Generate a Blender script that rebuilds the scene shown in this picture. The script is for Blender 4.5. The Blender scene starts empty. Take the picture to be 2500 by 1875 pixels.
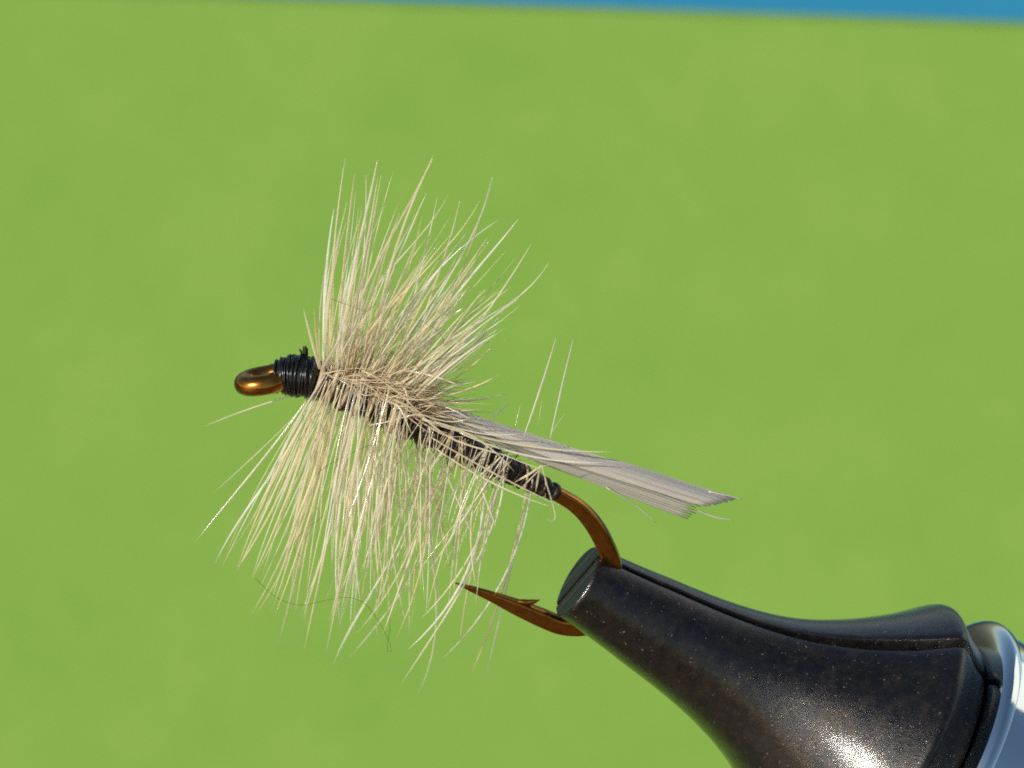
import bpy, math, random
import numpy as np
from mathutils import Vector

random.seed(11)
RNG = np.random.default_rng(11)
scene = bpy.context.scene
scene.unit_settings.system = 'METRIC'
scene.unit_settings.scale_length = 0.001            # one unit is one millimetre

# ------------------------------------------------------------------ camera, sky, sun, exposure
PITCH = math.radians(30.0)                          # the camera looks down on the vise
DIST = 150.0                                        # lens to the plane of focus
PX = 0.01                                           # mm per photograph pixel in that plane
XA = np.array([1.0, 0.0, 0.0])
FWD = np.array([0.0, math.cos(PITCH), -math.sin(PITCH)])
UPV = np.array([0.0, math.sin(PITCH), math.cos(PITCH)])

cam_data = bpy.data.cameras.new('camera')
cam = bpy.data.objects.new('camera', cam_data)
scene.collection.objects.link(cam)
cam.location = Vector(-DIST * FWD)
cam.rotation_euler = (math.radians(90) - PITCH, 0, 0)
cam_data.sensor_width = 36.0
cam_data.lens = 36.0 * DIST / 25.0
cam_data.clip_start = 5.0
cam_data.clip_end = 20000.0
cam_data.dof.use_dof = True
cam_data.dof.focus_distance = DIST - 0.6
cam_data.dof.aperture_fstop = cam_data.lens * 1e-3 / 0.95
scene.camera = cam

SUN = np.array([-0.65, -0.56, 0.51]); SUN /= np.linalg.norm(SUN)
world = bpy.data.worlds.new('World'); scene.world = world
world.use_nodes = True
wn = world.node_tree
bg = wn.nodes['Background']
sky = wn.nodes.new('ShaderNodeTexSky')
sky.sky_type = 'NISHITA'
sky.sun_disc = False
sky.sun_elevation = math.asin(SUN[2])
sky.sun_rotation = math.atan2(SUN[0], SUN[1])
wn.links.new(sky.outputs[0], bg.inputs[0])
bg.inputs[1].default_value = 0.105

sun_data = bpy.data.lights.new('sun', 'SUN')
sun = bpy.data.objects.new('sun', sun_data)
scene.collection.objects.link(sun)
sun_data.energy = 4.0
sun_data.angle = math.radians(0.5)
sun_data.color = (1.0, 0.95, 0.87)
sun.rotation_euler = Vector(SUN).to_track_quat('Z', 'Y').to_euler()
sun.location = Vector(SUN * 300)

vs = scene.view_settings
vs.view_transform = 'Standard'; vs.look = 'None'; vs.gamma = 1.0; vs.exposure = 0.0
vs.use_curve_mapping = False
scene.render.engine = 'CYCLES'
scene.cycles.use_denoising = False
scene.cycles.pixel_filter_type = 'BLACKMAN_HARRIS'
scene.cycles.filter_width = 1.7
scene.cycles.max_bounces = 8
scene.cycles.sample_clamp_indirect = 6.0

# ------------------------------------------------------------------ measuring helpers
def W(x, y, z):
    return XA * x + FWD * y + UPV * z
CAM = -DIST * FWD
def ray(u, v):
    return W((u - 1250.0) * PX, DIST, (937.5 - v) * PX)
def at(u, v, y):
    """the point y mm beyond the plane of focus that the photograph shows at (u, v)"""
    return CAM + ray(u, v) * ((DIST + y) / DIST)
def onto(u, v, p0, n):
    d = ray(u, v)
    return CAM + d * (np.dot(p0 - CAM, n) / np.dot(d, n))

# jaw axis, direction of the slot and the upright plane of hook and slot
TILT = math.radians(15.5)
DN = math.radians(30.2)
AL = np.array([math.cos(DN), -math.sin(DN)])
UPA = np.array([math.sin(DN), math.cos(DN)])
AXIS = W(AL[0] * math.cos(TILT), math.sin(TILT), AL[1] * math.cos(TILT))
QV = W(AL[0] * math.sin(TILT), -math.cos(TILT), AL[1] * math.sin(TILT))
UQ = W(UPA[0], 0, UPA[1])
TH = math.radians(32)
SLOT = UQ * math.cos(TH) + QV * math.sin(TH)
NRM = np.cross(AXIS, SLOT); NRM /= np.linalg.norm(NRM)     # towards the camera
if np.dot(NRM, FWD) > 0: NRM = -NRM
P0 = at(1000, 1000, 0.0)
def hk(u, v, off=0.0):
    """point of the hook plane seen at (u, v), shifted off mm towards (-) or away from (+) the camera"""
    p = onto(u, v, P0, NRM)
    if off:
        y = np.dot(p - CAM, FWD) - DIST + off
        p = at(u, v, y)
    return p

# ------------------------------------------------------------------ mesh helpers
ORG = {}
def link(o): scene.collection.objects.link(o)
def empty(name, loc, label, cat, group=None):
    o = bpy.data.objects.new(name, None); link(o)
    o.location = Vector(loc); ORG[o.name] = np.array(loc)
    o.empty_display_size = 1.0
    o['label'] = label; o['category'] = cat
    if group: o['group'] = group
    return o
def obj(name, geo, mat, parent=None, smooth=True, sharp=None, label=None):
    vs_, fs = geo
    vs_ = np.asarray(vs_, float)
    o0 = vs_.mean(0)
    me = bpy.data.meshes.new(name)
    me.from_pydata((vs_ - o0).tolist(), [], fs)
    me.update()
    me.polygons.foreach_set('use_smooth', [smooth] * len(me.polygons))
    if smooth and sharp: me.set_sharp_from_angle(angle=math.radians(sharp))
    me.materials.append(mat)
    o = bpy.data.objects.new(name, me); link(o)
    ORG[o.name] = o0
    if parent:
        o.parent = parent
        o.location = Vector(o0 - ORG[parent.name])
    else:
        o.location = Vector(o0)
    if label: o['label'] = label
    return o
def join(*geos):
    V, F, k = [], [], 0
    for v, f in geos:
        v = np.asarray(v); V.append(v)
        F += [tuple(i + k for i in q) for q in f]; k += len(v)
    return np.concatenate(V), F
def crom(pts, n):
    """smooth curve through pts, n samples evenly spaced"""
    p = np.asarray(pts, float)
    if len(p) == 2:
        t = np.linspace(0, 1, n)[:, None]; return p[0] * (1 - t) + p[1] * t
    q = np.vstack([2 * p[0] - p[1], p, 2 * p[-1] - p[-2]])
    out = []
    for i in range(1, len(q) - 2):
        t = np.linspace(0, 1, 14, endpoint=False)[:, None]
        a, b, c, d = q[i - 1], q[i], q[i + 1], q[i + 2]
        out.append(.5 * (2 * b + (c - a) * t + (2 * a - 5 * b + 4 * c - d) * t ** 2 + (3 * b - a - 3 * c + d) * t ** 3))
    out.append(p[-1:]); out = np.vstack(out)
    s = np.r_[0, np.cumsum(np.linalg.norm(np.diff(out, axis=0), axis=1))]
    ss = np.linspace(0, s[-1], n)
    return np.stack([np.interp(ss, s, out[:, k]) for k in range(out.shape[1])], 1)
def sweep(P, R, side, sides=8, flat=1.0, power=2.0, closed=False, twist=0.0):
    """tube along P, half width R across and R*flat along the direction 'side'"""
    P = np.asarray(P); n = len(P)
    T = np.gradient(P, axis=0)
    if closed: T = np.roll(P, -1, 0) - np.roll(P, 1, 0)
    T /= np.linalg.norm(T, axis=1)[:, None] + 1e-12
    V, F = [], []
    for i in range(n):
        b = side - T[i] * np.dot(side, T[i]); b /= np.linalg.norm(b) + 1e-9
        c = np.cross(T[i], b)
        if twist:
            w = twist * i / n
            b, c = b * math.cos(w) + c * math.sin(w), c * math.cos(w) - b * math.sin(w)
        for k in range(sides):
            a = 2 * math.pi * k / sides
            ca, sa = math.cos(a), math.sin(a)
            e = 2.0 / power
            x = math.copysign(abs(ca) ** e, ca); y = math.copysign(abs(sa) ** e, sa)
            V.append(P[i] + (c * x + b * (y * flat)) * R[i])
    m = n if closed else n - 1
    for i in range(m):
        j = (i + 1) % n
        for k in range(sides):
            l = (k + 1) % sides
            F.append((i * sides + k, i * sides + l, j * sides + l, j * sides + k))
    if not closed:
        F.append(tuple(range(sides - 1, -1, -1)))
        F.append(tuple((n - 1) * sides + k for k in range(sides)))
    return np.array(V), F
def lathe(C, ax, e1, e2, prof, seg=96, caps=True):
    V, F = [], []
    for a, r in prof:
        for k in range(seg):
            t = 2 * math.pi * k / seg
            V.append(C + ax * a + (e1 * math.cos(t) + e2 * math.sin(t)) * r)
    for i in range(len(prof) - 1):
        for k in range(seg):
            l = (k + 1) % seg
            F.append((i * seg + k, i * seg + l, (i + 1) * seg + l, (i + 1) * seg + k))
    if caps:
        F.append(tuple(range(seg - 1, -1, -1)))
        F.append(tuple((len(prof) - 1) * seg + k for k in range(seg)))
    return np.array(V), F

# ------------------------------------------------------------------ materials
def mat(name):
    m = bpy.data.materials.new(name); m.use_nodes = True
    nt = m.node_tree
    return m, nt, nt.nodes['Principled BSDF'], nt.nodes['Material Output']
def node(nt, t, **kw):
    n = nt.nodes.new(t)
    for k, v in kw.items():
        if k.startswith('i_'): n.inputs[k[2:].replace('_', ' ')].default_value = v
        else: setattr(n, k, v)
    return n
def ramp(nt, stops, src, interp='LINEAR'):
    r = nt.nodes.new('ShaderNodeValToRGB'); r.color_ramp.interpolation = interp
    el = r.color_ramp.elements
    while len(el) > 1: el.remove(el[-1])
    el[0].position, el[0].color = stops[0][0], (*stops[0][1], 1)
    for p, c in stops[1:]:
        e = el.new(p); e.color = (*c, 1)
    nt.links.new(src, r.inputs[0])
    return r
def noise(nt, scale, detail=2.0, coord=None, rough=.5):
    n = node(nt, 'ShaderNodeTexNoise'); n.inputs['Scale'].default_value = scale
    n.inputs['Detail'].default_value = detail; n.inputs['Roughness'].default_value = rough
    if coord is not None: nt.links.new(coord, n.inputs['Vector'])
    return n
def bump(nt, src, bsdf, strength, dist):
    b = node(nt, 'ShaderNodeBump'); b.inputs['Strength'].default_value = strength
    b.inputs['Distance'].default_value = dist
    nt.links.new(src, b.inputs['Height']); nt.links.new(b.outputs[0], bsdf.inputs['Normal'])

def m_card(name, c0, c1, sc, rough=.85):
    m, nt, b, o = mat(name)
    tc = node(nt, 'ShaderNodeTexCoord')
    n = noise(nt, sc, 5.0, tc.outputs['Object'], .65)
    r = ramp(nt, [(.3, c0), (.7, c1)], n.outputs[0])
    nt.links.new(r.outputs[0], b.inputs['Base Color'])
    b.inputs['Roughness'].default_value = rough
    b.inputs['Specular IOR Level'].default_value = .25
    n2 = noise(nt, 6.0, 3.0, tc.outputs['Object'])
    bump(nt, n2.outputs[0], b, .15, .05)
    return m
MAT_GREEN = m_card('lime_card', (.163, .304, .044), (.191, .330, .053), .22)
MAT_WHITE = m_card('white_paper', (.80, .80, .80), (.84, .84, .84), .1)
def m_wood():
    m, nt, b, o = mat('brown_wood')
    tc = node(nt, 'ShaderNodeTexCoord')
    mp = node(nt, 'ShaderNodeMapping'); mp.inputs['Scale'].default_value = (.12, .006, .12)
    nt.links.new(tc.outputs['Object'], mp.inputs['Vector'])
    n = noise(nt, 1.0, 5.0, mp.outputs[0], .6)
    r = ramp(nt, [(.3, (.11, .065, .035)), (.7, (.20, .125, .065))], n.outputs[0])
    nt.links.new(r.outputs[0], b.inputs['Base Color']); b.inputs['Roughness'].default_value = .6
    return m
MAT_WOOD = m_wood()
MAT_BLUE = m_card('blue_card', (.018, .200, .360), (.024, .225, .390), .05)

def m_steel():
    m, nt, b, o = mat('black_oxide_steel')
    tc = node(nt, 'ShaderNodeTexCoord'); co = tc.outputs['Object']
    n1 = noise(nt, 3.2, 9.0, co, .82)
    r1 = ramp(nt, [(.34, (.004, .004, .005)), (.48, (.013, .012, .011)), (.60, (.032, .024, .016)), (.70, (.070, .048, .030))], n1.outputs[0])
    # dust specks
    v = node(nt, 'ShaderNodeTexVoronoi'); v.inputs['Scale'].default_value = 10.0
    wn_ = noise(nt, 6.0, 3.0, co); wv = node(nt, 'ShaderNodeVectorMath', operation='SCALE'); wv.inputs['Scale'].default_value = .25
    nt.links.new(wn_.outputs['Color'], wv.inputs[0])
    wa = node(nt, 'ShaderNodeVectorMath', operation='ADD'); nt.links.new(co, wa.inputs[0]); nt.links.new(wv.outputs[0], wa.inputs[1])
    nt.links.new(wa.outputs[0], v.inputs['Vector'])
    dr = ramp(nt, [(.0, (1, 1, 1)), (.10, (1, 1, 1)), (.22, (0, 0, 0))], v.outputs['Distance'])
    sel = ramp(nt, [(.70, (0, 0, 0)), (.80, (1, 1, 1))], v.outputs['Color'])
    mul = node(nt, 'ShaderNodeMath', operation='MULTIPLY')
    nt.links.new(dr.outputs[0], mul.inputs[0]); nt.links.new(sel.outputs[0], mul.inputs[1])
    mx = node(nt, 'ShaderNodeMix', data_type='RGBA')
    nt.links.new(mul.outputs[0], mx.inputs[0])
    nt.links.new(r1.outputs[0], mx.inputs[6]); mx.inputs[7].default_value = (.34, .28, .22, 1)
    nt.links.new(mx.outputs[2], b.inputs['Base Color'])
    b.inputs['Metallic'].default_value = .6
    b.inputs['Coat Weight'].default_value = .55
    b.inputs['Coat Roughness'].default_value = .10
    n3 = noise(nt, 4.0, 5.0, co, .65)
    rr = ramp(nt, [(.35, (.15,) * 3), (.65, (.32,) * 3)], n3.outputs[0])
    nt.links.new(rr.outputs[0], b.inputs['Roughness'])
    n2 = noise(nt, 17.0, 5.0, co, .85)
    bp_ = node(nt, 'ShaderNodeBump'); bp_.inputs['Strength'].default_value = .55; bp_.inputs['Distance'].default_value = .021
    nt.links.new(n2.outputs[0], bp_.inputs['Height'])
    nt.links.new(bp_.outputs[0], b.inputs['Normal'])
    bp2 = node(nt, 'ShaderNodeBump'); bp2.inputs['Strength'].default_value = .3; bp2.inputs['Distance'].default_value = .012
    nt.links.new(n2.outputs[0], bp2.inputs['Height'])
    nt.links.new(bp2.outputs[0], b.inputs['Coat Normal'])
    return m
MAT_STEEL = m_steel()
def m_chrome():
    m, nt, b, o = mat('polished_chrome')
    tc = node(nt, 'ShaderNodeTexCoord')
    n = noise(nt, 7.0, 5.0, tc.outputs['Object'], .7)
    r = ramp(nt, [(.35, (.05,) * 3), (.8, (.16,) * 3)], n.outputs[0])
    nt.links.new(r.outputs[0], b.inputs['Roughness'])
    b.inputs['Base Color'].default_value = (.70, .79, .79, 1)
    b.inputs['Metallic'].default_value = 1
    n2 = noise(nt, 25.0, 2.0, tc.outputs['Object'])
    bump(nt, n2.outputs[0], b, .06, .01)
    return m
MAT_CHROME = m_chrome()
def m_bronze():
    m, nt, b, o = mat('bronzed_hook_wire')
    tc = node(nt, 'ShaderNodeTexCoord')
    n = noise(nt, 5.0, 4.0, tc.outputs['Object'], .6)
    r = ramp(nt, [(.3, (.27, .115, .018)), (.7, (.42, .19, .035))], n.outputs[0])
    nt.links.new(r.outputs[0], b.inputs['Base Color'])
    b.inputs['Metallic'].default_value = 1
    b.inputs['Roughness'].default_value = .24
    return m
MAT_HOOK = m_bronze()
def m_plain(name, col, rough, ior=1.5, spec=.5):
    m, nt, b, o = mat(name)
    tc = node(nt, 'ShaderNodeTexCoord')
    n = noise(nt, 14.0, 3.0, tc.outputs['Object'], .6)
    r = ramp(nt, [(.25, tuple(c * .55 for c in col)), (.75, tuple(c * 1.5 for c in col))], n.outputs[0])
    nt.links.new(r.outputs[0], b.inputs['Base Color'])
    b.inputs['Roughness'].default_value = rough; b.inputs['IOR'].default_value = ior
    b.inputs['Specular IOR Level'].default_value = spec
    return m
MAT_THREAD = m_plain('black_waxed_thread', (.004, .0045, .005), .24, 1.5, .55)
MAT_BODY = m_plain('dark_brown_quill', (.020, .011, .005), .42, 1.5, .45)
MAT_DARKHAIR = m_plain('dark_brown_hair', (.035, .022, .012), .45)
MAT_CORE = m_plain('dark_core', (.01, .01, .01), .5)  # near-black colour of the inner core between jaws and collar

def m_fibre(name, stops, trans, rough, spec=.6, clear=.0):
    m, nt, b, o = mat(name)
    oi = node(nt, 'ShaderNodeObjectInfo')
    ge = node(nt, 'ShaderNodeNewGeometry')
    ad = node(nt, 'ShaderNodeMath', operation='ADD'); fr = node(nt, 'ShaderNodeMath', operation='FRACT')
    nt.links.new(oi.outputs['Random'], ad.inputs[0]); nt.links.new(ge.outputs['Random Per Island'], ad.inputs[1]); nt.links.new(ad.outputs[0], fr.inputs[0])
    r = ramp(nt, stops, fr.outputs[0])
    tc = node(nt, 'ShaderNodeTexCoord')
    n = noise(nt, 1.6, 2.0, tc.outputs['Object'])
    hs = node(nt, 'ShaderNodeHueSaturation')
    mr = node(nt, 'ShaderNodeMapRange'); mr.inputs[3].default_value = .78; mr.inputs[4].default_value = 1.22
    nt.links.new(n.outputs[0], mr.inputs[0]); nt.links.new(mr.outputs[0], hs.inputs['Value'])
    nt.links.new(r.outputs[0], hs.inputs['Color'])
    nt.links.new(hs.outputs[0], b.inputs['Base Color'])
    b.inputs['Roughness'].default_value = rough
    b.inputs['Specular IOR Level'].default_value = spec
    tl = node(nt, 'ShaderNodeBsdfTranslucent'); nt.links.new(hs.outputs[0], tl.inputs[0])
    mx = node(nt, 'ShaderNodeMixShader'); mx.inputs[0].default_value = trans
    nt.links.new(b.outputs[0], mx.inputs[1]); nt.links.new(tl.outputs[0], mx.inputs[2])
    tp = node(nt, 'ShaderNodeBsdfTransparent')
    m2 = node(nt, 'ShaderNodeMixShader'); m2.inputs[0].default_value = clear
    nt.links.new(mx.outputs[0], m2.inputs[1]); nt.links.new(tp.outputs[0], m2.inputs[2])
    nt.links.new(m2.outputs[0], o.inputs['Surface'])
    return m
MAT_BARB = m_fibre('cream_hackle', [(0, (.88, .73, .42)), (.25, (.95, .87, .62)), (.45, (.80, .69, .46)),
                                    (.75, (.99, .97, .86)), (1, (.93, .85, .60))], .30, .12, 1.0, .46)
MAT_FUZZ = m_fibre('tan_dubbing', [(0, (.72, .57, .37)), (1, (.80, .65, .44))], .28, .45, .4, .3)
MAT_STRAY = m_fibre('stray_dark_hair', [(0, (.05, .035, .02)), (1, (.09, .06, .03))], .1, .4, .4, .35)
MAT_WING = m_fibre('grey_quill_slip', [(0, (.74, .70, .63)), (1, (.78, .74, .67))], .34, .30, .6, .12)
MAT_WING_LOW = m_fibre('shaded_thin_slip', [(0, (.52, .49, .42)), (1, (.58, .55, .47))], .38, .4, .5, .20)  # lower slip: its shade is put into the darker colour; also more translucent

def streaks(m, across, k, lo, hi):
    nt = m.node_tree
    tc = node(nt, 'ShaderNodeTexCoord')
    d = node(nt, 'ShaderNodeVectorMath', operation='DOT_PRODUCT'); d.inputs[1].default_value = tuple(across)
    nt.links.new(tc.outputs['Object'], d.inputs[0])
    n = node(nt, 'ShaderNodeTexNoise'); n.noise_dimensions = '1D'; n.inputs['Scale'].default_value = k; n.inputs['Detail'].default_value = 3
    nt.links.new(d.outputs['Value'], n.inputs['W'])
    hs = [x for x in nt.nodes if x.type == 'HUE_SAT'][0]
    mr = node(nt, 'ShaderNodeMapRange'); mr.inputs[1].default_value = .3; mr.inputs[2].default_value = .7
    mr.inputs[3].default_value = lo; mr.inputs[4].default_value = hi
    nt.links.new(n.outputs[0], mr.inputs[0]); nt.links.new(mr.outputs[0], hs.inputs['Value'])
wd = hk(1808, 1220) - hk(985, 968); wd /= np.linalg.norm(wd)
wa_ = np.cross(wd, NRM); wa_ /= np.linalg.norm(wa_)
streaks(MAT_WING, wa_, 3.2, .80, 1.14)
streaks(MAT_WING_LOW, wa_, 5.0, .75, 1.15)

# ------------------------------------------------------------------ backdrop
VIEWN = W(0, -1, 0)
CN = np.array([0, -math.cos(math.radians(36)), math.sin(math.radians(36))])     # the card leans back
def card(name, depth, uv0, uv1, below, left, right, thick, material, label, cat):
    p0 = at(1250, 937, depth)
    a, b = onto(*uv0, p0, CN), onto(*uv1, p0, CN)
    e1 = (b - a) / np.linalg.norm(b - a); e2 = np.cross(CN, e1)
    if e2[2] < 0: e2 = -e2
    A, B = a - e1 * left, b + e1 * right
    c = .4
    V, F = [], []
    loop = [(A, 0, 0), (B, 0, 0), (B, -below, 0), (A, -below, 0)]
    cen = (A + B) / 2 - e2 * below / 2
    for off, ins in ((0, c), (-c, 0), (-thick + c, 0), (-thick, c)):
        for p, h, _ in loop:
            q = p + e2 * h
            sx = 1 if np.dot(q - cen, e1) > 0 else -1
            sy = 1 if np.dot(q - cen, e2) > 0 else -1
            V.append(q - e1 * sx * ins - e2 * sy * ins + CN * off)
    for i in range(3):
        for k in range(4):
            l = (k + 1) % 4
            F.append((i * 4 + k, i * 4 + l, i * 4 + 4 + l, i * 4 + 4 + k))
    F.append((3, 2, 1, 0)); F.append((12, 13, 14, 15))
    o = obj(name, (V, F), material, smooth=False)
    o['label'] = label; o['category'] = cat; o['kind'] = 'structure'
    return o
card('green_backdrop', 110.0, (900, -6), (2500, 49), 170, 90, 90, 1.5, MAT_GREEN,
     'plain lime green card filling the blurred background', 'backdrop')
card('blue_backdrop', 150.0, (0, -900), (2500, -860), 200, 140, 140, 2.0, MAT_BLUE,
     'bright blue panel showing as a strip above the green card', 'backdrop')

# the table everything stands on, below the frame
def table(z, w, d):
    V, F = [], []
    nb = 9
    for i in range(nb):
        x0, x1 = -w / 2 + w * i / nb, -w / 2 + w * (i + 1) / nb - 1.2
        for (dx, zz) in ((.8, 0), (0, -.8), (0, -20)):
            V += [np.array([x0 + dx, -d / 2, z + zz]), np.array([x1 - dx, -d / 2, z + zz]), np.array([x1 - dx, d / 2, z + zz]), np.array([x0 + dx, d / 2, z + zz])]
    ts = None
    for i in range(nb):
        g = (V[i * 12:(i + 1) * 12], [(0, 1, 2, 3)] + [(r * 4 + k, r * 4 + 4 + k, r * 4 + 4 + (k + 1) % 4, r * 4 + (k + 1) % 4) for r in (0, 1) for k in range(4)] + [(11, 10, 9, 8)])
        if ts is None:
            ts = obj('table', g, MAT_WOOD, smooth=False)
            ts['label'] = 'brown wooden table under the vise, below the frame'; ts['category'] = 'table'; ts['kind'] = 'structure'
        else:
            obj('board', g, MAT_WOOD, ts, smooth=False)
table(-190.0, 1300.0, 1300.0)
# unseen white sheet, added as a reflector to whiten the chrome sleeve's reflection
def sheet(name, centre, nrm, w, h, thick, material, label, cat):
    nrm = nrm / np.linalg.norm(nrm)
    e1 = np.cross(np.array([0, 0, 1.0]), nrm); e1 /= np.linalg.norm(e1); e2 = np.cross(nrm, e1)
    V = [centre + e1 * x * w / 2 + e2 * y * h / 2 + nrm * z * thick for z in (0, -1) for x, y in ((-1, -1), (1, -1), (1, 1), (-1, 1))]
    F = [(0, 1, 2, 3), (7, 6, 5, 4)] + [(k, k + 4, (k + 1) % 4 + 4, (k + 1) % 4) for k in range(4)]
    o = obj(name, (V, F), material, smooth=False)
    o['label'] = label; o['category'] = cat; o['kind'] = 'structure'
RD = np.array([.67, .53, .51])
sheet('white_reflector', at(2480, 1650, 0) + RD * 240, SUN * .45 - RD * .55, 150, 150, 1.0, MAT_WHITE,
      'unseen white reflector sheet added right of the vise, mirrored in its chrome sleeve', 'sheet')

# ------------------------------------------------------------------ vise
C0 = hk(1410, 1418)
SC = PX * (DIST + (np.dot(C0 - CAM, FWD) - DIST)) / DIST
AXIS_T = AXIS; AXIS = AXIS * 1.062; SC *= 1.006      # lengths were read along the foreshortened axis
vise = empty('fly_tying_vise', C0 + AXIS * 9.0, 'black steel vise with split flared jaws gripping the hook', 'vise')
MSIDE = NRM
prof_px = [(0, 90), (2.5, 95.0), (6, 97.5), (60, 102), (130, 110), (200, 120), (261, 128), (330, 139), (388, 151), (430, 162),
           (480, 178), (535, 201), (590, 231), (645, 266), (701, 307), (740, 339), (770, 367), (788, 384), (800, 394.5), (809, 400),
           (817, 401.5), (826, 399), (838, 391), (872, 367), (900, 353), (912, 344), (918, 332)]
def smooth_prof(pp, n):
    return pp
def gapf(a):
    return np.interp(a, [0, 250, 420, 565, 650, 720, 800, 920], [7, 8, 10, 16, 21, 22, 17, 15])
def jaw(sgn):
    m = MSIDE * sgn
    xs = np.array([p[0] for p in prof_px]); rs = np.array([p[1] for p in prof_px])
    # densify the flare
    A = np.r_[[0, 2.5, 6], np.linspace(14, 780, 72), np.linspace(790, 850, 13), [862, 875, 888, 900, 908, 914, 918]]
    cur = crom([(a, r) for a, r in prof_px[2:]], 400)
    R = np.interp(A, cur[:, 0], cur[:, 1]); R[0], R[1], R[2] = 93, 95.8, 97.5
    NA = 44
    V, F = [], []
    for a, r in zip(A, R):
        g = gapf(a); d = 3.0
        f0 = math.asin((g + d) / r)
        for k in range(NA):
            t = f0 + (math.pi - 2 * f0) * k / (NA - 1)
            V.append(C0 + (AXIS * a + (SLOT * math.cos(t) + m * math.sin(t)) * r) * SC)
        h = math.sqrt(r * r - g * g) - d
        V.append(C0 + (AXIS * a + SLOT * -(h + d * .6) + m * (g + d * .35)) * SC)
        V.append(C0 + (AXIS * a + SLOT * -h + m * g) * SC)
        V.append(C0 + (AXIS * a + SLOT * h + m * g) * SC)
        V.append(C0 + (AXIS * a + SLOT * (h + d * .6) + m * (g + d * .35)) * SC)
    N = NA + 4
    for i in range(len(A) - 1):
        for k in range(N):
            l = (k + 1) % N
            F.append((i * N + k, i * N + l, (i + 1) * N + l, (i + 1) * N + k))
    F.append(tuple(range(N - 1, -1, -1))); F.append(tuple((len(A) - 1) * N + k for k in range(N)))
    if sgn < 0: F = [tuple(reversed(f)) for f in F]
    return V, F
E2 = np.cross(AXIS_T, SLOT)
def m_ground():
    m, nt, b, o = mat('ground_steel_face')
    tc = node(nt, 'ShaderNodeTexCoord')
    d = node(nt, 'ShaderNodeVectorMath', operation='DOT_PRODUCT'); d.inputs[1].default_value = tuple(NRM)
    nt.links.new(tc.outputs['Object'], d.inputs[0])
    n = node(nt, 'ShaderNodeTexNoise'); n.noise_dimensions = '1D'; n.inputs['Scale'].default_value = 9.0; n.inputs['Detail'].default_value = 4
    nt.links.new(d.outputs['Value'], n.inputs['W'])
    r = ramp(nt, [(.35, (.010, .010, .008)), (.55, (.05, .05, .042)), (.7, (.16, .155, .13))], n.outputs[0])
    nt.links.new(r.outputs[0], b.inputs['Base Color'])
    b.inputs['Metallic'].default_value = .8; b.inputs['Roughness'].default_value = .42
    bump(nt, n.outputs[0], b, .4, .02)
    return m
MAT_GROUND = m_ground()
def end_face(o):
    o.data.materials.append(MAT_GROUND)
    big = max((p for p in o.data.polygons if len(p.vertices) > 8), key=lambda p: -np.dot(np.array(p.center), AXIS))
    big.material_index = 1
    return o
end_face(obj('jaw', jaw(1), MAT_STEEL, vise, sharp=40, label='front half of the split black jaws, nearer the camera'))
end_face(obj('jaw', jaw(-1), MAT_STEEL, vise, sharp=40, label='rear half of the split black jaws beyond the slot'))
def px(pr): return [(a * SC, r * SC) for a, r in pr]
obj('pivot_core', lathe(C0, AXIS, SLOT, E2, px([(880, 250), (884, 262), (960, 262), (964, 250)]), 64), MAT_CORE, vise, sharp=40)
ring = obj('collar', lathe(C0, AXIS, SLOT, E2, px([(921, 250), (918, 330), (917, 372), (918, 390), (920, 402), (924, 412), (929, 420), (934, 425),
          (938, 427.5), (942, 428.5), (956, 429), (958, 428), (959, 425), (959.5, 415)]), 128), MAT_CHROME, vise, sharp=50)
obj('sleeve', lathe(C0, AXIS, SLOT, E2, px([(950, 400), (957, 417), (966, 418), (2900, 424), (2910, 418), (2914, 400)]), 128), MAT_CHROME, vise, sharp=50,
    label='shiny chrome sleeve behind the jaws')

# ------------------------------------------------------------------ the fly
fly = empty('fishing_fly', hk(1490, 1400), 'cream hackled dry fly on a bronze hook clamped in the vise', 'fly')
HX = .88
# hook
hc = [(676, 918), (735, 916), (790, 926), (960, 1003), (1150, 1100), (1300, 1175), (1362, 1207), (1405, 1233), (1437, 1264), (1462, 1300), (1481, 1338),
      (1496, 1378), (1503, 1420), (1497, 1466), (1472, 1508), (1428, 1529), (1372, 1527), (1318, 1506), (1262, 1482), (1205, 1458),
      (1150, 1437), (1106, 1421)]
hr = [17, 18, 19, 17, 18, 18.5, 20, 22, 24, 25.5, 26, 26, 26, 26, 26, 26, 26.5, 26.5, 23, 15.5, 8.5, .8]
N = 150
pts = crom([hk(*p) for p in hc], N)
# radii by arc position of the control points
seg = np.r_[0, np.cumsum(np.linalg.norm(np.diff(np.array([hk(*p) for p in hc]), axis=0), axis=1))]
rad = np.interp(np.linspace(0, seg[-1], N), seg, hr) * PX * HX
hook = obj('hook', sweep(pts, rad, NRM, 28, .66, 4.5), MAT_HOOK, fly, sharp=60)
bc = crom([hk(1262, 1470), hk(1288, 1471), hk(1306, 1468), hk(1319, 1464)], 10)
obj('hook_barb', sweep(bc, np.interp(np.linspace(0, 1, 10), [0, .3, .7, 1], [6, 9, 6, .4]) * PX, NRM, 10, .8, 2.6), MAT_HOOK, hook, sharp=60)
# eye: a flattened loop of wire that closes in front of the thread head
ang = np.linspace(0, 2 * math.pi, 56, endpoint=False)
ec = []
for t in ang:
    u = 652 - 50 * math.cos(t) - (6 if math.cos(t) > 0 else 0)
    w = math.sin(t)
    dv = 11.0 * w                                         # near arm lower, far arm higher
    v = 928 + dv - .17 * (u - 650) + (0 if math.cos(t) > -.3 else -2)
    ec.append(at(u, v, np.dot(hk(650, 925) - CAM, FWD) - DIST - .36 * w))
eye = obj('hook_eye', sweep(np.array(ec), np.full(56, 25.5 * PX), UPV, 18, 1, 2, closed=True), MAT_HOOK, hook)

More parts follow.
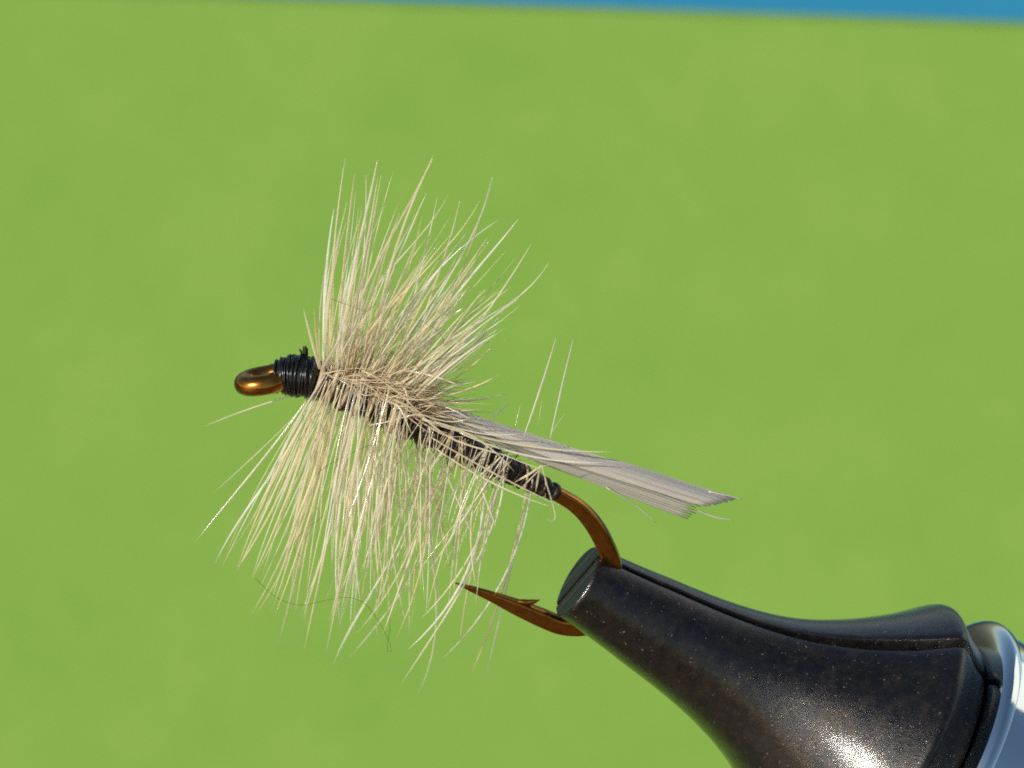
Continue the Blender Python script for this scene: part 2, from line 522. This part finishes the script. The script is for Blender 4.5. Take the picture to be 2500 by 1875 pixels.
# thread head: wraps of black thread over a tapered core
HA = [(676, 917), (720, 917), (745, 919), (772, 924)]
hp = crom([hk(*p) for p in HA], 40)
hrad = np.interp(np.linspace(0, 1, 40), [0, .12, .3, .62, .85, 1], [36, 41, 46, 50, 47, 38]) * PX
head = obj('thread_head', sweep(hp, hrad * .985, NRM, 32, 1.0), MAT_THREAD, fly)
hd = hp[-1] - hp[0]; hd /= np.linalg.norm(hd)
hu = np.cross(hd, NRM); hu /= np.linalg.norm(hu)
for i in range(26):
    f = min(.985, max(.015, (i + .5) / 26 + random.uniform(-.02, .02)))
    k = f * 39; c = np.array([np.interp(k, range(40), hp[:, j]) for j in range(3)]); r = np.interp(k, range(40), hrad) * random.uniform(.97, 1.09)
    tl = random.uniform(-.2, .2); tl2 = random.uniform(-.2, .2)
    loop = [c + (hu * math.cos(t) + NRM * math.sin(t)) * r * random.uniform(.985, 1.015) + hd * r * (tl * math.cos(t) + tl2 * math.sin(t)) for t in np.linspace(0, 2 * math.pi, 36, endpoint=False)]
    loop = np.array(loop)
    obj('thread_wrap', sweep(loop, np.full(36, random.uniform(2.2, 3.6) * PX), hd, 8, 1, 2, closed=True), MAT_THREAD, head)
for (a, b, c) in [((741, 882), (738, 866), (731, 852)), ((743, 880), (742, 862), (741, 846)), ((746, 880), (747, 864), (746, 845)), ((749, 883), (750, 868), (750, 850)), ((744, 884), (738, 870), (736, 856))]:
    q = crom([hk(*a), hk(*b, -.03), hk(*c, -.05 + random.uniform(-.05, .05))], 8)
    obj('thread_tag', sweep(q, np.full(8, 2.3 * PX), NRM, 6), MAT_THREAD, head)

# body: overlapping wraps of dark quill round the shank
BA = [(772, 920), (880, 966), (1000, 1026), (1120, 1086), (1240, 1146), (1362, 1206)]
bp = crom([hk(*p) for p in BA], 60)
brad = np.interp(np.linspace(0, 1, 60), [0, .08, .3, .55, .85, 1], [36, 46, 47, 37, 29, 17]) * PX
body = obj('body', sweep(bp, brad * .95, NRM, 28), MAT_BODY, fly)
bd = bp[-1] - bp[0]; bd /= np.linalg.norm(bd); bu = np.cross(bd, NRM); bu /= np.linalg.norm(bu)
if bu[2] < 0: bu = -bu
NW = 24
for i in range(NW):
    k = (i + .5) / NW * 59; c = np.array([np.interp(k, range(60), bp[:, j]) for j in range(3)]); r = np.interp(k, range(60), brad)
    tl, ph = random.uniform(-.1, .45), random.uniform(-.8, .8)
    loop = np.array([c + (bu * math.cos(t) + NRM * math.sin(t)) * r * random.uniform(.93, 1.03) + bd * r * tl * math.sin(t + ph) for t in np.linspace(0, 2 * math.pi, 30, endpoint=False)])
    obj('body_wrap', sweep(loop, np.full(30, random.uniform(4, 9.5) * (1 - .45 * i / NW) * PX), bd, 8, 1.7, 2, closed=True), MAT_BODY, body)
def axis_pt(f):
    k = f * 59
    return np.array([np.interp(k, range(60), bp[:, j]) for j in range(3)]), np.interp(k, range(60), brad)
# fine fuzz along the body
fz = []
for i in range(200):
    f = random.random() ** 1.2 * .82; c, r = axis_pt(f)
    t = random.uniform(0, 2 * math.pi); dr = bu * math.cos(t) + NRM * math.sin(t)
    L = random.uniform(.12, .42)
    p0 = c + dr * r * .9; tip = p0 + dr * L + bd * random.uniform(-.1, .3) + RNG.normal(0, .08, 3)
    mid = (p0 + tip) / 2 + RNG.normal(0, .06, 3)
    fz.append(sweep(crom([p0, mid, tip], 6), np.linspace(1.5, .5, 6) * PX, NRM, 4))
o = obj('body_fuzz', join(*fz), MAT_DARKHAIR, body); o['kind'] = 'stuff'

# wing: two slips of grey quill barbs lying back over the body
TOP = [(985, 968), (1060, 985), (1130, 1004), (1212, 1032), (1301, 1062), (1459, 1114), (1535, 1133), (1700, 1188), (1808, 1220)]
MID = [(985, 988), (1060, 1010), (1130, 1036), (1212, 1070), (1301, 1102), (1376, 1128), (1550, 1182), (1640, 1210), (1726, 1238)]
LOW = [(990, 992), (1060, 1020), (1130, 1050), (1212, 1086), (1301, 1124), (1365, 1148), (1459, 1183), (1564, 1224), (1690, 1274)]
MID2 = [(u - 2, v - 7) for u, v in MID]
def slip(E0, E1, nb, d0, d1, tipfun, prof):
    a, b = crom(E0, 40), crom(E1, 40)
    gs = []
    for i in range(nb):
        f = (i + .5) / nb
        e = tipfun(f) * 39
        ks = np.linspace(0, e, 26)
        c = np.stack([np.interp(ks, range(40), a[:, j] * (1 - f) + b[:, j] * f) for j in range(2)], 1)
        w = np.linalg.norm(a - b, axis=1) / nb * .88
        wj = np.interp(ks, range(40), w) * PX
        wj[-4:] *= np.array([.96, .86, .62, .25])
        jit = random.uniform(-.02, .02)
        sag = np.sin(np.linspace(0, 3, 26) + i * .9) * .01
        P = np.array([hk(u, v, d0 + d1 * prof(f) * (.35 + .65 * x) + jit + s) for (u, v), s, x in zip(c, sag, np.linspace(0, 1, 26))])
        gs.append(sweep(P, wj, NRM, 8, random.uniform(.40, .62)))
    return gs
def part_wing(gs, nm, parent, label, m=None):
    return obj(nm, join(*gs), m or MAT_WING, parent, label=label)
wing = part_wing(slip(TOP, MID, 12, .30, -.85, lambda f: 1.0 + random.uniform(-.012, .0), lambda f: math.sin(min(f * 2.3, 2.1)) - .35 * max(0, f - .6)), 'wing', fly, 'grey quill wing slip lying back along the top of the body')
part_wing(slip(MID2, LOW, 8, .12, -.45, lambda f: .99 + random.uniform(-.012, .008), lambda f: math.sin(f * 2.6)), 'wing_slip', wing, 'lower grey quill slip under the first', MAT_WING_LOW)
for tr in ([(1480, 1190), (1540, 1225), (1602, 1276)], [(1700, 1245), (1745, 1262), (1790, 1270)], [(1730, 1200), (1790, 1213), (1812, 1219)]):
    obj('stray_barb', sweep(crom([hk(*p, -.2) for p in tr], 12), np.linspace(2.2, .8, 12) * PX, NRM, 5), MAT_WING, wing)

# ------------------------------------------------------------------ hackle
# front hackle collar: the wound stem of the feather behind the head
def stem(f0, f1, turns, rr):
    t = np.linspace(0, 1, int(turns * 26))
    P = []
    for x in t:
        c, r = axis_pt(f0 + (f1 - f0) * x)
        a = x * turns * 2 * math.pi
        P.append(c + (bu * math.cos(a) + NRM * math.sin(a)) * (r * 1.04))
    return sweep(np.array(P), np.full(len(P), rr * PX), bd, 7)
front = obj('front_hackle', stem(.0, .36, 7, 6.5), MAT_FUZZ, fly, label='dense cream hackle wound behind the thread head')
rear = obj('body_hackle', stem(.36, .97, 7.5, 3.4), MAT_FUZZ, fly, label='sparse cream hackle palmered along the body')
def barb(pp, d_root, d_tip, wmax, parent, name='barb', material=None, curl=False, geo=False):
    n = 14
    pp = np.asarray(pp, float)
    f = np.linspace(0, 1, n)
    q = np.r_[0, np.cumsum(np.linalg.norm(np.diff(pp, axis=0), axis=1))]; q /= q[-1]
    if curl or len(pp) < 4: c = crom(pp, n)
    else:
        wts = np.ones(len(pp)); wts[0] = 2.0; wts[-1] = 4.0
        deg = 3 if len(pp) > 5 else 2
        c = np.stack([np.polyval(np.polyfit(q, pp[:, j], deg, w=wts), f) for j in range(2)], 1)
    P = np.array([hk(u, v, d_root + (d_tip - d_root) * x) for (u, v), x in zip(c, f)])
    r = np.interp(f, [0, .25, .55, .8, .95, 1], [.7, .85, 1, .74, .40, .16]) * wmax * PX * random.uniform(.68, 1.12)
    side = VIEWN + RNG.normal(0, .45, 3)
    gm = sweep(P, r, side, 8, random.uniform(.6, .95), 2.0, twist=random.uniform(-.35, .35))
    return gm if geo else obj(name, gm, material or MAT_BARB, parent)
def Z(x0, y0, s, *pts): return [(x0 + a * s, y0 + b * s) for a, b in pts]
U_ = lambda *p: Z(700, 350, .31646, *p)
F_ = lambda *p: Z(440, 950, .31646, *p)
G_ = lambda *p: Z(900, 850, .27125, *p)
L_ = lambda *p: Z(560, 1250, .31646, *p)
M_ = lambda *p: Z(880, 1100, .23508, *p)
D0 = -.35
T = []        # (points, depth at root, depth at tip, half width px, parent)
def tr(pts, w, dt, par=front, d0=None): T.append((pts, d0 if d0 is not None else random.uniform(-.5, .3), dt, w, par))
# upper fan
tr(U_((330, 1720), (345, 1300), (350, 900), (400, 480), (450, 120)), 4.2, .6)
tr(U_((380, 1730), (415, 1200), (455, 800), (500, 480), (525, 230)), 5.0, -.6)
tr(U_((420, 1740), (470, 1250), (530, 900), (580, 660), (640, 450), (700, 130)), 6.5, -1.0)
tr(U_((500, 1760), (570, 1150), (620, 900), (690, 550), (730, 240)), 4.6, -.3)
tr(U_((540, 1750), (610, 1100), (670, 800), (740, 500), (820, 220)), 3.8, 2.2)
tr(U_((470, 1760), (545, 1250), (610, 700), (625, 420), (610, 240)), 3.8, 1.6)
tr(U_((430, 1760), (590, 1150), (760, 800), (880, 600), (1000, 350), (1135, 85)), 4.8, -.8)
tr(U_((600, 1760), (720, 1250), (800, 950), (880, 700), (960, 480), (1125, 120)), 5.6, -1.2)
tr(U_((600, 1760), (740, 1150), (880, 880), (1000, 600), (1080, 380)), 4.2, .4)
tr(U_((800, 1780), (960, 1250), (1060, 880), (1130, 600), (1165, 390)), 4.0, 1.1)
tr(U_((470, 1760), (520, 1400), (700, 1100), (950, 800), (1150, 560), (1245, 400)), 5.4, .2)
tr(U_((960, 1800), (1090, 1250), (1150, 1080), (1200, 900), (1300, 620), (1335, 440)), 4.5, -.4)
tr(U_((450, 1760), (640, 1450), (900, 1150), (1100, 950), (1250, 780), (1400, 600), (1490, 440)), 4.6, -.6)
tr(U_((900, 1800), (1150, 1200), (1350, 880), (1450, 680), (1530, 420), (1585, 260)), 4.8, -1.2)
tr(U_((980, 1800), (1300, 1100), (1420, 800), (1500, 560), (1575, 300)), 4.3, -.9)
tr(U_((700, 1780), (1020, 1080), (1300, 900), (1480, 740), (1630, 590)), 4.4, 1.3)
tr(U_((1000, 1820), (1170, 1380), (1290, 1190), (1540, 900), (1680, 700), (1790, 580)), 5.2, .3)
tr(U_((1060, 1840), (1270, 1640), (1500, 1350), (1690, 1090), (1830, 880), (1890, 770)), 4.6, .2)
tr(U_((1050, 1830), (1250, 1500), (1520, 1230), (1650, 1020), (1800, 850)), 4.0, 1.8)
tr(U_((960, 1800), (1030, 1650), (1300, 1500), (1500, 1390), (1700, 1240), (1880, 1080), (2025, 915)), 5.0, -.9)
tr(U_((1000, 1840), (1100, 1500), (1220, 1400), (1420, 1240)), 4.6, .6)
tr(U_((1000, 1840), (1060, 1600), (1220, 1420), (1390, 1385)), 3.8, .9)
tr(U_((250, 1740), (210, 1560), (160, 1430), (130, 1280)), 4.8, -.8)
tr(U_((255, 1740), (235, 1590), (230, 1450), (210, 1280)), 5.0, -1.3)
tr(U_((270, 1750), (330, 1640), (410, 1510), (490, 1380)), 5.0, -2.6)
tr(U_((380, 1770), (480, 1650), (580, 1520), (780, 1280), (850, 1160), (1000, 950)), 5.8, -1.9)
tr(U_((900, 1830), (1000, 1740), (1200, 1580), (1380, 1450), (1470, 1390)), 4.6, -.5)
tr(U_((1060, 1880), (1200, 1720), (1330, 1560), (1480, 1420)), 4.0, .5)
tr(U_((290, 1720), (270, 1400), (290, 1150), (330, 900), (365, 500)), 4.6, 1.5)
# around the thorax and along the wing
tr(G_((-60, 230), (100, 190), (300, 210), (500, 230), (650, 270), (830, 340)), 5.0, -.9)
tr(G_((150, 430), (400, 440), (700, 420), (900, 380), (1170, 240)), 4.4, -.5)
tr(G_((300, 470), (600, 500), (900, 465), (1250, 410)), 4.4, .9)
tr(G_((60, 260), (300, 330), (360, 480), (345, 580)), 4.4, -1.0)
tr(G_((-60, 200), (100, 280), (350, 470), (480, 610), (700, 790), (950, 890), (1250, 970), (1500, 1075), (1660, 1040)), 4.6, -1.3, rear, -.75)
tr(G_((150, 420), (360, 520), (480, 630), (800, 720), (1100, 780), (1380, 770)), 4.8, -.9, rear, -.75)
tr(G_((480, 640), (850, 770), (1300, 850), (1800, 920), (2190, 935)), 4.2, -.75, rear, -.75)
tr(G_((820, 760), (1250, 920), (1600, 1000), (2120, 1030)), 4.0, -.75, rear, -.75)
tr(G_((480, 640), (820, 740), (1100, 900), (1310, 1110)), 4.0, -1.4, rear, -.7)
tr(G_((-20, 700), (180, 660), (400, 600), (500, 605), (700, 660), (850, 650), (910, 625)), 4.4, -1.2, rear, -.9)
tr(G_((600, 900), (940, 1130), (1150, 1230), (1400, 1330), (1640, 1430)), 5.6, -1.6, rear, -.8)
tr(G_((560, 800), (940, 1040), (1300, 1200), (1740, 1430)), 4.2, -1.3, rear, -.8)
tr(G_((1560, 1060), (1590, 1180), (1640, 1350), (1680, 1500), (1660, 1560), (1610, 1545)), 3.8, -.7, rear, -.5)
tr(G_((1395, 800), (1480, 550), (1600, 200), (1685, -90)), 3.4, -1.6, rear, -.9)
tr(G_((1630, 830), (1700, 500), (1800, 100), (1840, -75)), 3.4, -1.6, rear, -.9)
tr(G_((1050, 900), (950, 1010), (900, 1080)), 3.8, -.8, rear, -.6)
tr(G_((1180, 980), (1040, 1150), (960, 1240)), 4.0, -.8, rear, -.6)
tr(G_((760, 730), (650, 960), (550, 1110)), 4.0, -1.0, rear, -.6)
tr(G_((470, 650), (300, 920), (150, 1290)), 3.6, -1.6, rear, -.7)
tr(G_((820, 800), (810, 980), (770, 1190)), 3.6, -.9, rear, -.6)
tr(G_((230, 480), (250, 640), (290, 900)), 3.6, -1.0, rear, -.6)
tr(G_((1320, 700), (1370, 500)), 2.4, .6, rear, .2)
tr(G_((1100, 650), (1180, 560), (1260, 510)), 4.0, 1.2, rear, .2)
tr(G_((1520, 720), (1560, 470)), 2.2, -1.2, rear, -.7)
tr(G_((1650, 760), (1700, 680), (1770, 580)), 2.4, -.2, rear, .1)
# lower fan
tr(F_((1060, 0), (960, 22), (850, 55), (600, 130), (300, 240), (180, 290)), 4.0, 1.6, front, -.3)
tr(F_((1020, 20), (840, 270), (650, 530), (500, 710), (300, 950), (120, 1175)), 6.0, -2.2)
tr(F_((1000, 90), (850, 250), (740, 350), (500, 580), (250, 805)), 3.0, 1.4)
tr(F_((1030, 60), (900, 330), (780, 560), (600, 800), (450, 1020), (270, 1340)), 4.4, .9)
tr(F_((1040, 60), (800, 620), (640, 1000), (530, 1190), (440, 1400)), 4.2, .4)
tr(F_((1050, 60), (960, 330), (830, 670), (640, 1080), (450, 1370)), 4.6, -.2)
tr(F_((1060, 60), (920, 570), (800, 880), (680, 1180), (560, 1450)), 4.2, -.9)
B = [((790, 960), (170, 790), (330, 480), (440, 300), (540, 0)), ((800, 960), (220, 770), (360, 540), (500, 250)), ((805, 965), (325, 770), (400, 530), (470, 320), (590, -60)),
     ((815, 965), (380, 1010), (430, 800), (520, 450), (600, 150)), ((830, 970), (350, 800), (450, 560), (560, 200)), ((830, 970), (505, 800), (520, 600), (600, 300), (640, 0)),
     ((850, 975), (550, 800), (600, 540), (700, 330), (830, 0)), ((860, 985), (575, 1070), (640, 720), (720, 350), (800, 50)), ((880, 990), (740, 690), (830, 420), (900, 200), (960, -100)),
     ((880, 990), (745, 1080), (820, 700), (890, 350), (930, 100)), ((910, 1000), (850, 890), (880, 680), (960, 350), (1030, 0)), ((920, 1000), (775, 900), (830, 700), (870, 400), (950, 0)),
     ((1000, 1040), (800, 1180), (900, 970), (1000, 760), (1180, 480), (1370, 110)), ((1010, 1040), (830, 1120), (980, 800), (1170, 530), (1270, 310), (1400, 0)),
     ((840, 1000), (1010, 700), (1000, 600), (960, 200), (925, 0)), ((1060, 1060), (930, 1120), (1150, 850), (1300, 650), (1410, 510), (1560, 150)),
     ((1060, 1060), (990, 930), (1200, 650), (1330, 400), (1480, 100)), ((1040, 1050), (1290, 970), (1400, 760), (1480, 450), (1530, 0)), ((960, 1020), (1370, 900), (1340, 680), (1250, 300)),
     ((1180, 1110), (1380, 1060), (1580, 830), (1800, 600), (1900, 200)), ((1240, 1140), (1330, 1320), (1560, 1000), (1720, 720), (1850, 430), (2080, 40)),
     ((1034, 1050), (1455, 1410), (1560, 1000), (1620, 700), (1560, 300), (1510, 0)), ((1000, 1030), (1700, 450), (1680, 380), (1620, 0)),
     ((1300, 1170), (1660, 1120), (1840, 820), (2100, 570), (2212, 380)), ((1290, 1170), (1870, 1240), (2000, 930), (2110, 640), (2140, 430)), ((1296, 1170), (1970, 1310), (2060, 950), (2140, 620), (2160, 430)),
     ((1230, 1130), (1480, 820), (1700, 640), (1870, 280), (2000, 0)), ((1150, 1100), (1690, 460), (1740, 180)), ((1240, 1130), (1770, 1080), (1830, 700), (1900, 300))]
for b in B:
    root, rest = b[0], L_(*b[1:])
    par = front if root[0] < 990 else rear
    w = random.uniform(3.8, 4.9)
    if b[1] in ((930, 1120), (830, 1120), (1010, 700), (1455, 1410), (1330, 1320)): w = 5.6
    tr([root] + rest[::-1], w, random.uniform(-1.6, 1.2), par)
for m in [((820, 70), (1000, 500), (1200, 970)), ((420, 30), (480, 420), (515, 750), (510, 1200)), ((640, 60), (770, 480), (850, 850), (890, 1200)),
          ((1150, 100), (1220, 300), (1320, 560), (1410, 800)), ((1490, 100), (1470, 380), (1450, 600), (1390, 770)), ((420, 40), (280, 330), (220, 480), (180, 800)),
          ((1040, -10), (800, 400), (700, 600), (600, 800)), ((690, -60), (680, 500), (670, 800), (640, 1150)), ((1250, 10), (1120, 170)), ((1040, 0), (970, 300)), ((860, -20), (720, 210))]:
    tr(M_(*m), 3.9, random.uniform(-1.8, -.7), rear, -.6)
for m in [((1460, 70), (1330, 180), (1180, 310)), ((1470, 90), (1420, 250)), ((1500, 110), (1480, 320)), ((1890, 150), (1760, 240), (1600, 330)), ((1880, 180), (1660, 400)), ((1860, 200), (1820, 430))]:
    tr(M_(*m), 4.2, -.55, rear, -.45)
for pts, d0, dt, w, par in T:
    barb(pts, d0, dt, w * .72, par, curl=(par is rear and len(pts) >= 6 and pts[0][0] < 1400 and pts[0][1] > 820 and pts[0][1] < 1150 and abs(pts[-1][1] - pts[0][1]) < 380))

# the rest of the two fans
def fan(n, roots, ang, length, par, wr, depth, curve, drape=0, joined=False):
    gs = []
    for i in range(n):
        s = (i + random.random()) / n
        rp = crom(roots, 30)
        u0, v0 = [np.interp(s * 29, range(30), rp[:, j]) for j in range(2)]
        a = math.radians(np.interp(s, *ang[:2]) + max(-1.5, min(1.5, random.gauss(0, 1))) * ang[2] * min(1, .25 + s * 3))
        L = np.interp(s, *length[:2]) * random.uniform(length[2], 1.05)
        d = random.gauss(0, depth)
        dr_ = random.uniform(-.45, .45)
        if drape and s > .08 and random.random() < .55:
            v0 -= random.uniform(15, drape); dr_ = -.62; d = -abs(d) - .3
        L *= math.sqrt(max(.25, 1 - (d / 6.2) ** 2))
        dirv = np.array([math.sin(a), -math.cos(a)])
        nrm_ = np.array([-dirv[1], dirv[0]])
        k = random.gauss(curve, .05)
        pts = [np.array([u0, v0]) + dirv * L * f + nrm_ * L * k * (f * f - f) * 2 for f in (0, .35, .7, 1)]
        g = barb([tuple(p) for p in pts], dr_, d, random.uniform(*wr), par, geo=joined)
        if joined: gs.append(g)
    if joined:
        o = obj('fine_barbs', join(*gs), MAT_BARB, par); o['kind'] = 'stuff'
UPR = [(782, 905), (850, 925), (930, 945), (1010, 985)]
UPA_, UPL = ([0, .25, .6, 1], [4, 14, 33, 46], 7), ([0, .2, .6, 1], [440, 480, 460, 390], .5)
fan(40, UPR, UPA_, UPL, front, (2.3, 3.7), 1.9, .03)
fan(64, UPR, UPA_, UPL, front, (1.3, 2.3), 2.2, .03, joined=True)
fan(24, [(800, 900), (900, 925), (1010, 975)], ([0, 1], [20, 48], 11), ([0, 1], [190, 260], .5), front, (2.2, 3.4), 1.2, .02)
fan(60, [(800, 900), (900, 925), (1010, 975)], ([0, 1], [15, 50], 12), ([0, 1], [190, 300], .5), front, (1.2, 2.2), 1.2, .02, joined=True)
LOR = [(775, 945), (840, 965), (930, 1005), (1000, 1030)]
LOA, LOL = ([0, .12, .4, 1], [209, 199, 190, 187], 6.5), ([0, .2, 1], [500, 570, 550], .5)
fan(46, LOR, LOA, LOL, front, (2.2, 3.6), 1.7, -.03, 75)
fan(70, LOR, LOA, LOL, front, (1.2, 2.2), 1.9, -.03, 75, joined=True)
RER = [(960, 1020), (1100, 1085), (1250, 1150)]
fan(30, RER, ([0, .5, 1], [190, 196, 200], 9), ([0, .5, 1], [560, 500, 400], .5), rear, (2.0, 3.0), 1.5, -.04, 45)
fan(34, RER, ([0, .5, 1], [188, 196, 202], 12), ([0, .5, 1], [540, 480, 380], .4), rear, (1.1, 1.9), 1.6, -.04, 45, joined=True)
# root tangle over the thorax: short flat barbs lying every way
def tangle(n, box, mat_, lab, wr, parent, hair=False):
    gs = []
    for i in range(n):
        f = random.uniform(*box); c, r = axis_pt(f)
        t = random.uniform(-1.2, .75)
        dr = bu * math.cos(t) + NRM * math.sin(t)
        p0 = c + dr * r * random.uniform(.9, 1.15)
        L = random.uniform(.4, 2.0)
        dv = dr * random.uniform(.1, .9) + bd * random.uniform(.2, 1.0) + RNG.normal(0, .25, 3)
        dv /= np.linalg.norm(dv)
        tip = p0 + dv * L
        mid = (p0 + tip) / 2 + RNG.normal(0, .12, 3) + dr * .08
        gs.append(sweep(crom([p0, mid, tip], 8), np.interp(np.linspace(0, 1, 8), [0, .5, 1], [1, 1, .3]) * random.uniform(*wr) * PX, dr, 5, .6))
    o = obj(lab, join(*gs), mat_, parent); o['kind'] = 'stuff'
    return o
tangle(310, (.0, .40), MAT_FUZZ, 'root_tangle', (1.0, 2.2), front)
tangle(90, (.0, .42), MAT_BARB, 'root_tangle', (1.6, 3.0), front)
# stray dark hairs
for h in [U_((700, 1600), (880, 1420), (960, 1360), (1080, 1390), (1190, 1480), (1215, 1560)), U_((960, 1360), (900, 1500), (840, 1640), (760, 1750)), U_((860, 1370), (890, 1500), (830, 1640)),
          U_((1100, 1680), (1300, 1640), (1430, 1590), (1560, 1530)), G_((480, 440), (620, 400), (590, 360), (500, 330), (380, 250)), F_((1180, 860), (1090, 990), (980, 1070), (890, 1170), (880, 1240), (930, 1290)),
          L_((200, 510), (300, 610), (400, 680), (560, 720), (750, 680), (930, 660), (1060, 720), (1160, 860), (1230, 990), (1250, 1060), (1235, 1100), (1215, 1040), (1240, 900), (1230, 780)),
          F_((1550, 400), (1350, 480), (1150, 580), (1050, 660)), U_((340, 1200), (480, 1250), (620, 1300))]:
    n = 30
    c = crom(h, n)
    P = np.array([hk(u, v, -1.0 + .2 * math.sin(i * .4)) for i, (u, v) in enumerate(c)])
    obj('stray_hair', sweep(P, np.full(n, .55 * PX), NRM, 5), MAT_STRAY, front)
